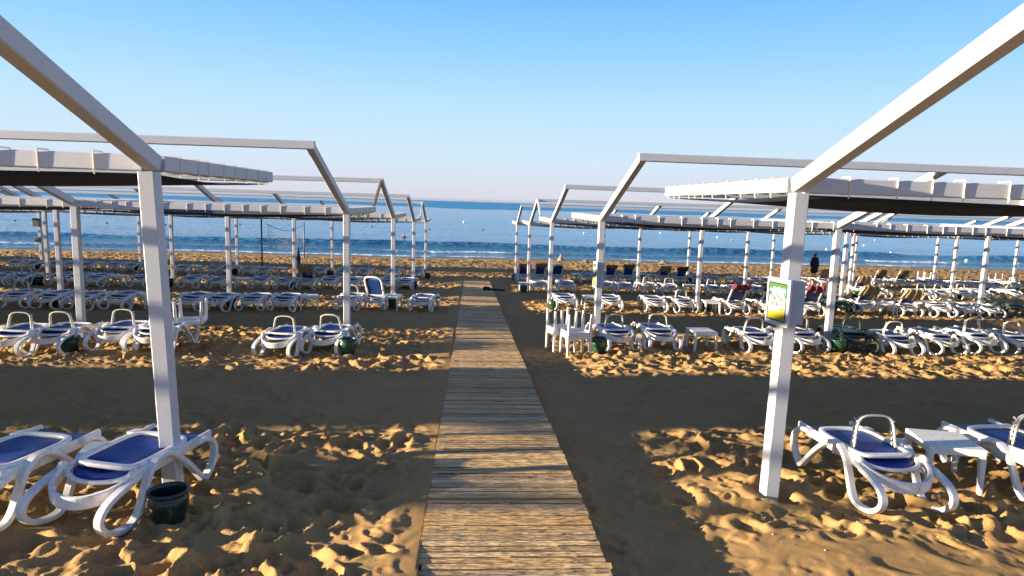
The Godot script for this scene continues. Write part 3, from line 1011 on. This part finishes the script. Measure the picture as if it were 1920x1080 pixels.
# ---------------------------------------------------------------- tables, pots
func make_tables() -> void:
	var st := begin()
	var top_pts := []
	bar(st, Vector3(0, 0.405, -0.25), Vector3(0, 0.405, 0.25), 0.50, 0.022, Vector3.UP, 0.009)
	for q in [[Vector3(-0.238, 0.37, -0.215), Vector3(-0.238, 0.37, 0.215)], [Vector3(0.238, 0.37, -0.215), Vector3(0.238, 0.37, 0.215)], [Vector3(-0.215, 0.37, -0.238), Vector3(0.215, 0.37, -0.238)], [Vector3(-0.215, 0.37, 0.238), Vector3(0.215, 0.37, 0.238)]]:
		bar(st, q[0], q[1], 0.018, 0.052, Vector3.UP, 0.005)
	var tm := done(st)
	var legs := []
	for s in [[-1, -1], [1, -1], [-1, 1], [1, 1]]:
		st = begin()
		bar(st, Vector3(s[0] * 0.222, 0.395, s[1] * 0.222), Vector3(s[0] * 0.235, -0.02, s[1] * 0.235), 0.062, 0.062, Vector3.FORWARD, 0.012, 0.044, 0.044)
		legs.append(done(st))
	var spots := []
	spots.append([4.63, 5.70, "n", "white plastic side table between the two nearest loungers on the right"])
	for row in TABLES:
		var count := {}
		for e in TABLES[row]:
			var sw := "left" if e[0] < 0 else "right"
			count[sw] = count.get(sw, 0) + 1
			var state := "upright white side table"
			if e[2] == "ud": state = "upturned white side table"
			spots.append([e[0], e[1], e[2], "%s, %s row, %s side, %s from frame left" % [state, ROWWORD[row], sw, ORD[count[sw]]]])
	for s in spots:
		if s[2] == "stack":
			for k in 2:
				var px: float = s[0] + (0.12 if k == 0 else -0.1)
				var pz: float = s[1] - 0.25 + (0.0 if k == 0 else 0.55)
				var turn := 0.16 + 0.05 * k
				var a := thing("side_table", ["white side table beside the boardwalk carrying an upturned table, nearer of the pair", "white side table beside the boardwalk carrying an upturned table, farther of the pair"][k], "side table", at(px, pz, 0.02), turn, "plastic side tables")
				part("table_top", tm, M.plastic, a)
				for l in legs: part("leg", l, M.plastic, a)
				var b := thing("side_table", ["upturned white side table with legs in the air, nearer stack beside boardwalk", "upturned white side table with legs in the air, farther stack beside boardwalk"][k], "side table", a.position + Vector3(0, 0.833, 0), turn + 0.02, "plastic side tables")
				var flip := Transform3D(Basis(Vector3.RIGHT, PI), Vector3.ZERO)
				part("table_top", tm, M.plastic, b, flip)
				for l in legs: part("leg", l, M.plastic, b, flip)
			continue
		var ud: bool = s[2] == "ud"
		var dy := 0.0
		var t := thing("side_table", s[3], "side table", at(s[0], s[1], (0.85 if ud else 0.0)), rng.randf_range(-0.25, 0.25), "plastic side tables")
		var xf := Transform3D(Basis(Vector3.RIGHT, PI), Vector3.ZERO) if ud else Transform3D.IDENTITY
		part("table_top", tm, M.plastic, t, xf)
		for l in legs: part("leg", l, M.plastic, t, xf)

func make_pots() -> void:
	var st := begin(true)
	var prof := [Vector2(0.0, 0.0), Vector2(0.105, 0.0), Vector2(0.118, 0.012), Vector2(0.15, 0.11), Vector2(0.176, 0.21), Vector2(0.182, 0.26), Vector2(0.172, 0.295), Vector2(0.160, 0.31), Vector2(0.162, 0.322), Vector2(0.183, 0.33), Vector2(0.190, 0.345), Vector2(0.184, 0.362), Vector2(0.170, 0.365), Vector2(0.158, 0.352), Vector2(0.150, 0.31), Vector2(0.162, 0.25), Vector2(0.14, 0.12), Vector2(0.12, 0.08), Vector2(0.0, 0.08)]
	lathe(st, prof, 28)
	var mesh := done(st)
	for row in POTS:
		var count := {}
		for e in POTS[row]:
			var sw := "left" if e[0] < 0 else "right"
			count[sw] = count.get(sw, 0) + 1
			var o := part("plant_pot", mesh, M.pot_dark if (row == 1 or e[0] < -4.0) else M.pot, self, Transform3D(Basis(Vector3.UP, rng.randf() * TAU).scaled(Vector3.ONE * (0.80 if row == 1 else 0.9)), at(e[0], e[1], -0.015)))
			var lab := "empty dark green glazed pot at the foot of the left front post"
			if row > 1: lab = "green glazed pot, %s row, %s side, %s from frame left" % [ROWWORD[row], sw, ORD[count[sw]]]
			tag(o, lab, "pot", "green pots at the feet of posts")

# ---------------------------------------------------------------- signs and boxes
func flat_text(txt: String, size: float, mat_: Material, parent: Node, xf: Transform3D) -> void:
	var f := SystemFont.new()
	f.font_names = PackedStringArray(["Droid Sans"])
	var tm := TextMesh.new()
	tm.font = f
	tm.text = txt
	tm.font_size = 32
	tm.pixel_size = size / 32.0
	tm.depth = 0.0015
	tm.curve_step = 2.0
	part("lettering", tm, mat_, parent, xf)

func make_sign(px: float, zz: float, y: float, w: float, h: float, label: String) -> void:
	var t := thing("notice_box", label, "sign", Vector3(px, y, -zz), 0.15)
	var st := begin()
	bar(st, Vector3(0.004, -h * 0.5 + 0.02, 0.0), Vector3(0.004, h * 0.5 - 0.02, 0.0), w - 0.10, 0.168, Vector3.RIGHT, 0.008)
	part("case", done(st), mat(0.34, 0.36, 0.40, 0.6), t)
	st = begin()
	bar(st, Vector3(-0.093, -h * 0.5, 0.0), Vector3(-0.093, h * 0.5, 0.0), w, 0.03, Vector3.RIGHT, 0.006)
	part("board", done(st), M.paint, t)
	# printed sheet: green palm leaves on top, pale blue to white, sand yellow below
	var img := Image.create_empty(128, 200, false, Image.FORMAT_RGB8)
	var n := FastNoiseLite.new()
	n.frequency = 0.06
	for j in 200:
		for i in 128:
			var u := i / 128.0
			var v := j / 200.0
			var c := Color(0.55, 0.80, 0.88).lerp(Color(0.93, 0.95, 0.80), smoothstep(0.15, 0.75, v))
			var leaf := 0.13 + 0.07 * sin(u * 5.0) + 0.05 * n.get_noise_2d(i * 3.0, j * 1.0) + 0.08 * u
			if v < leaf: c = Color(0.22, 0.50, 0.16).lerp(Color(0.38, 0.64, 0.22), 0.5 + 0.5 * n.get_noise_2d(i * 2.0, j))
			var du := (u - 0.5) / 0.33
			var dv := (v - 0.42) / 0.29
			var bub := du * du * du * du + dv * dv * dv * dv
			if bub < 1.0 + 0.25 * sin(u * 26.0): c = Color(0.97, 0.97, 0.95)
			if v > 0.80 - 0.06 * sin(u * 3.0): c = Color(0.95, 0.83, 0.10)
			if pow((u - 0.78) * 1.0, 2.0) + pow((v - 0.70) * 1.55, 2.0) < 0.012: c = Color(0.92, 0.85, 0.12)
			if i < 3 or i > 124 or j < 3 or j > 196: c = Color(0.96, 0.96, 0.92)
			elif i < 9 or i > 118 or j < 9 or j > 190: c = Color(0.12, 0.16, 0.10)
			img.set_pixel(i, j, c)
	var pm := mat(0.42, 0.42, 0.42, 0.6)
	pm.albedo_texture = ImageTexture.create_from_image(img)
	var qm := QuadMesh.new()
	qm.size = Vector2(w * 0.86, h * 0.84)
	var sheet := part("printed_sheet", qm, pm, t, Transform3D(Basis(Vector3.UP, -PI / 2), Vector3(-0.1095, 0, 0)))
	var ink := mat(0.008, 0.010, 0.012, 0.8)
	flat_text("NO BUTTS", h * 0.125, ink, sheet, Transform3D(Basis(), Vector3(0, h * 0.155, 0.002)))
	flat_text("ON THE", h * 0.125, ink, sheet, Transform3D(Basis(), Vector3(0, h * 0.06, 0.002)))
	flat_text("BEACH", h * 0.125, ink, sheet, Transform3D(Basis(), Vector3(0, -h * 0.05, 0.002)))

func make_small_things() -> void:
	make_sign(2.79, 5.4, 4.10, 0.32, 0.41, "notice box on the right front post, printed green and yellow, reading NO BUTTS")
	make_sign(2.79, 13.55, 3.42, 0.24, 0.55, "yellow and white notice on the first post, second row, right side")
	# switch boxes on the far left post
	for k in 2:
		var st := begin()
		var h: float = [0.45, 0.28][k]
		bar(st, Vector3(0, -h / 2, 0), Vector3(0, h / 2, 0), [0.42, 0.26][k], 0.16, Vector3.FORWARD, 0.012)
		var bx := thing("switch_box", ["large grey switch box high on the far left post", "small grey switch box below the larger one on the far left post"][k], "box", Vector3(-24.07, [3.0, 2.05][k], -37.85 + 0.15), 0.0)
		var housing := part("housing", done(st), M.grey_box, bx)
		st = begin()
		bar(st, Vector3(0, -h / 2 + 0.03, 0), Vector3(0, h / 2 - 0.03, 0), [0.36, 0.20][k], 0.02, Vector3.FORWARD, 0.006)
		part("door", done(st), M.steel, housing, Transform3D(Basis(), Vector3(0, 0, 0.088)))
	# volleyball net between two poles, running toward the sea
	var vn := thing("volleyball_net", "slack white volleyball net between two dark poles near the water", "net", Vector3(-12.65, base_y(40.3), -40.3))
	for k in 2:
		var st := begin(true)
		var hh: float = [2.95, 2.75][k]
		lathe(st, [Vector2(0.0, -0.4), Vector2(0.05, -0.4), Vector2(0.045, hh), Vector2(0.0, hh + 0.01)], 12)
		part("pole", done(st), M.steel, vn, Transform3D(Basis(), Vector3(0.0, [0.0, -0.36][k], [0.0, -10.15][k])))
	var nst := begin()
	var cols := 26
	var prev := []
	for i in cols + 1:
		var u := float(i) / cols
		var p := []
		for j in 9:
			var v := j / 8.0
			var y := lerpf(2.55, 1.05, v) - 0.36 * u - 0.42 * sin(PI * u) * (1.0 - 0.35 * v)
			p.append(Vector3(0.05 + 0.05 * sin(u * 7.0), y, -1.1 - 8.3 * u))
		for j in 8:
			bar(nst, p[j], p[j + 1], 0.008 if (i > 0 and i < cols) else 0.05, 0.008, Vector3.RIGHT, 0.002)
		if i > 0:
			for j in 9:
				var tape := 0.06 if (j == 0 or j == 8) else 0.008
				bar(nst, prev[j], p[j], 0.008, tape, Vector3.UP, 0.002)
		prev = p
	bar(nst, Vector3(0, 2.9, 0), Vector3(0.05, 2.55, -1.1), 0.012, 0.012)
	bar(nst, Vector3(0, 1.0, 0), Vector3(0.05, 1.05, -1.1), 0.012, 0.012)
	bar(nst, Vector3(0, 2.3, -10.15), prev[0], 0.012, 0.012)
	bar(nst, Vector3(0, 0.7, -10.15), prev[8], 0.012, 0.012)
	part("net", done(nst), M.net, vn)
	# dark bag hanging on a post
	var bag := sdf_mesh([[Vector3(0, 0.25, 0), Vector3(0, 0.55, 0), 0.13, 0.11, Vector3(1, 1, 1.3)], [Vector3(0, 0.55, 0), Vector3(0, 1.0, -0.02), 0.11, 0.04]], 0.04, 0.08)
	tag(part("hanging_bag", bag, M.navy_bag, self, Transform3D(Basis(), Vector3(-7.80, 1.55, -29.75 - 0.2))), "dark blue bag hanging behind the second fourth-row post, left side", "bag")
	# rolled dark mat on the edge of the boardwalk
	var matm := sdf_mesh([[Vector3(-0.42, 0.07, 0), Vector3(0.40, 0.04, 0.05), 0.08, 0.05, Vector3(1, 1.2, 0.8)], [Vector3(-0.40, 0.1, 0.02), Vector3(-0.25, 0.1, 0.02), 0.09, 0.07]], 0.025, 0.05)
	tag(part("rolled_mat", matm, M.dark, self, Transform3D(Basis(), Vector3(1.1, base_y(26.5) + 0.06, -26.5))), "dark rolled mat lying across the right edge of the boardwalk", "mat")
	# heaps of sand by the water
	var mk := 0
	for m in [[7.95, 55.4, 0.62, 0.38], [9.78, 53.4, 0.30, 0.6], [12.69, 53.8, 0.16, 0.5], [16.93, 55.0, 0.32, 0.7], [4.2, 54.6, 0.18, 0.6]]:
		var st := begin(true)
		var nz := FastNoiseLite.new()
		nz.frequency = 1.7
		nz.seed = mk
		var rings := []
		for a in 8:
			var rr := []
			for b in 25:
				var an := TAU * b / 24.0
				var rad: float = m[3] * a / 7.0 * (1.0 + 0.18 * nz.get_noise_2d(cos(an) * 1.5, sin(an) * 1.5))
				var h: float = m[2] * pow(1.0 - a / 7.0, 1.2) * (1.0 + 0.25 * nz.get_noise_2d(cos(an) * rad * 3.0, sin(an) * rad * 3.0 + 5.0)) - 0.06
				rr.append(Vector3(cos(an) * rad, h, sin(an) * rad))
			rings.append(rr)
		for a in 7:
			for b in 24:
				quad(st, rings[a][b], rings[a][b + 1], rings[a + 1][b + 1], rings[a + 1][b], Vector3(rings[a + 1][b].x, 0.3, rings[a + 1][b].z))
		var o := part("sand_heap", done(st), M.heap, self, Transform3D(Basis(), Vector3(m[0], sand_y(m[0], m[1]), -m[1])))
		tag(o, ["tall pointed sandcastle near the waterline right of the boardwalk", "low broad sand heap right of the pointed sandcastle", "smallest flat sand heap between the two larger heaps", "farthest right sand heap at the waterline", "low sand heap left of the pointed sandcastle"][mk], "sand heap", "sand heaps by the waterline")
		mk += 1
	# floats on the water
	var st2 := begin(true)
	lathe(st2, [Vector2(0.0, -0.15), Vector2(0.22, -0.12), Vector2(0.30, 0.02), Vector2(0.24, 0.16), Vector2(0.10, 0.24), Vector2(0.06, 0.27), Vector2(0.06, 0.34), Vector2(0.0, 0.35)], 16)
	var fm := done(st2)
	var names := ["white", "orange", "dark"]
	var i := 0
	for b in BUOYS:
		var kind: int = 2 if (b[0] < 5 and b[1] < 140) else (1 if i % 7 == 6 else 0)
		var o := part("buoy", fm, [M.float_white, M.float_orange, M.float_dark][kind], self, Transform3D(Basis().scaled(Vector3.ONE * (0.55 if b[1] < 140 else (1.2 if b[1] < 500 else 3.0))), Vector3(b[0], 0.02, -b[1])))
		tag(o, "small %s float riding on the calm sea" % names[kind], "buoy", "%s floats on the sea" % names[kind])
		i += 1

func make_shells() -> void:
	# broken shell and pebble bits lying about the near sand
	var st := begin()
	var r := RandomNumberGenerator.new()
	r.seed = 91
	for k in 260:
		var zz := 2.6 + pow(r.randf(), 1.6) * 9.0
		var x := 0.11 * zz + r.randf_range(-0.85, 0.95) * zz
		if absf(x - deck_mid(zz)) < 0.75: continue
		var s := r.randf_range(0.005, 0.013)
		var p := Vector3(x, sand_y(x, zz) + s * 0.25, -zz)
		var b := Basis.from_euler(Vector3(r.randf() * 0.6, r.randf() * TAU, r.randf() * 0.6)).scaled(Vector3(s, s * 0.5, s * r.randf_range(0.6, 1.3)))
		var v := [Vector3(1, 0, 0), Vector3(-0.4, 0, 0.9), Vector3(-0.7, 0, -0.7), Vector3(0.1, 1, 0.1), Vector3(0, -1, 0)]
		for f in [[0, 1, 3], [1, 2, 3], [2, 0, 3], [0, 1, 4], [1, 2, 4], [2, 0, 4]]:
			var c: Vector3 = (v[f[0]] + v[f[1]] + v[f[2]]) / 3.0
			tri(st, p + b * v[f[0]], p + b * v[f[1]], p + b * v[f[2]], b * c)
	var o := part("shell_bits", done(st), mat(0.55, 0.50, 0.42, 0.7), self)
	tag(o, "broken shell and pebble bits scattered over the near sand", "shells")
	o.set_meta("kind", "stuff")

func make_people() -> void:
	# person in a black dress facing the sea rows from the sand beyond the last loungers
	var p := thing("person", "person in a loose black dress standing on the sand near the water", "person", at(23.11, 41.6, 0.0), 0.12)
	var hd := Vector3(0.0, 1.53, 0.0)
	var body := [[Vector3(0, 1.30, 0), Vector3(0, 1.45, 0.0), 0.055, 0.052], [hd + Vector3(0, -0.05, 0.03), hd + Vector3(0, 0.03, 0.0), 0.068, 0.088, Vector3(1.12, 1, 1)], [hd + Vector3(0, -0.02, 0.09), hd + Vector3(0, -0.045, 0.105), 0.014, 0.018],
		[Vector3(-0.09, 0.9, 0), Vector3(-0.10, 0.48, 0.01), 0.085, 0.06], [Vector3(-0.10, 0.48, 0.01), Vector3(-0.10, 0.08, -0.01), 0.055, 0.038], [Vector3(-0.10, 0.04, -0.03), Vector3(-0.11, 0.025, 0.14), 0.038, 0.028],
		[Vector3(0.09, 0.9, 0), Vector3(0.10, 0.48, 0.01), 0.085, 0.06], [Vector3(0.10, 0.48, 0.01), Vector3(0.10, 0.08, -0.01), 0.055, 0.038], [Vector3(0.10, 0.04, -0.03), Vector3(0.11, 0.025, 0.14), 0.038, 0.028],
		[Vector3(0, 0.9, 0), Vector3(0, 1.3, 0), 0.12, 0.10]]
	for s in [-1.0, 1.0]:
		body.append([Vector3(s * 0.27, 0.86, 0.02), Vector3(s * 0.275, 0.76, 0.04), 0.034, 0.032])
		for q in 4:
			body.append([Vector3(s * 0.275, 0.755, 0.02 + 0.018 * q), Vector3(s * 0.27, 0.69 - 0.008 * (1.5 - absf(q - 1.5)), 0.025 + 0.018 * q), 0.009, 0.008])
		body.append([Vector3(s * 0.26, 0.79, 0.075), Vector3(s * 0.245, 0.735, 0.095), 0.010, 0.009])
	part("body", sdf_mesh(body, 0.018, 0.03), M.skin, p)
	var dress := [[Vector3(0, 1.02, 0), Vector3(0, 1.30, 0), 0.19, 0.15, Vector3(0.9, 1, 1.3)], [Vector3(0, 0.56, 0), Vector3(0, 1.05, 0), 0.25, 0.19, Vector3(0.95, 1, 1.25)], [Vector3(-0.15, 1.34, 0), Vector3(0.15, 1.34, 0), 0.07, 0.07]]
	for s in [-1.0, 1.0]:
		dress.append([Vector3(s * 0.17, 1.33, 0), Vector3(s * 0.245, 1.06, -0.01), 0.075, 0.075])
		dress.append([Vector3(s * 0.245, 1.06, -0.01), Vector3(s * 0.272, 0.86, 0.02), 0.075, 0.065])
	part("dress", sdf_mesh(dress, 0.024, 0.05), M.black_dress, p)
	part("hair", sdf_mesh([[hd + Vector3(0, 0.035, -0.025), hd + Vector3(0, 0.05, -0.01), 0.10, 0.095], [hd + Vector3(0, -0.02, -0.055), hd + Vector3(0, -0.11, -0.06), 0.07, 0.045]], 0.016, 0.03), M.hair, p)
	# swimmer, head and shoulders out of the water, arms spread
	var s2 := thing("person", "swimmer with bare shoulders out of the water, arms spread", "person", Vector3(-8.42, 0.0, -83.8), 0.3)
	var b2 := [[Vector3(0, -0.5, 0), Vector3(0, 0.12, 0), 0.17, 0.19, Vector3(0.8, 1, 1.3)], [Vector3(0, 0.2, 0), Vector3(0, 0.38, 0), 0.07, 0.06], [Vector3(0, 0.45, 0.02), Vector3(0, 0.52, 0), 0.08, 0.10], [Vector3(0, 0.46, 0.11), Vector3(0, 0.44, 0.12), 0.018, 0.02]]
	for s in [-1.0, 1.0]:
		b2.append([Vector3(s * 0.18, 0.14, 0), Vector3(s * 0.40, 0.0, 0.12), 0.075, 0.055])
		b2.append([Vector3(s * 0.40, 0.0, 0.12), Vector3(s * 0.66, -0.02, 0.22), 0.052, 0.04])
		for q in 5:
			b2.append([Vector3(s * 0.68, -0.02, 0.2 + 0.018 * q), Vector3(s * (0.78 - 0.01 * absf(q - 2.0)), -0.03, 0.2 + 0.03 * q), 0.012, 0.009])
	part("body", sdf_mesh(b2, 0.025, 0.05), M.skin, s2)
	part("hair", sdf_mesh([[Vector3(0, 0.54, -0.02), Vector3(0, 0.56, -0.01), 0.105, 0.10]], 0.02, 0.03), M.hair, s2)

func _ready() -> void:
	rng.seed = 20
	make_view()
	make_materials()
	M.heap = grained(mat(0.33, 0.205, 0.08, 0.95), null, null, 2.0)
	make_sand()
	make_sea()
	make_boardwalk()
	for row in 5:
		make_pergola(-1, row, [6, 7, 8, 9, 10][row])
		make_pergola(1, row, [2, 3, 4, 6, 7][row])
	make_loungers()
	make_tables()
	make_pots()
	make_small_things()
	make_shells()
	make_people()
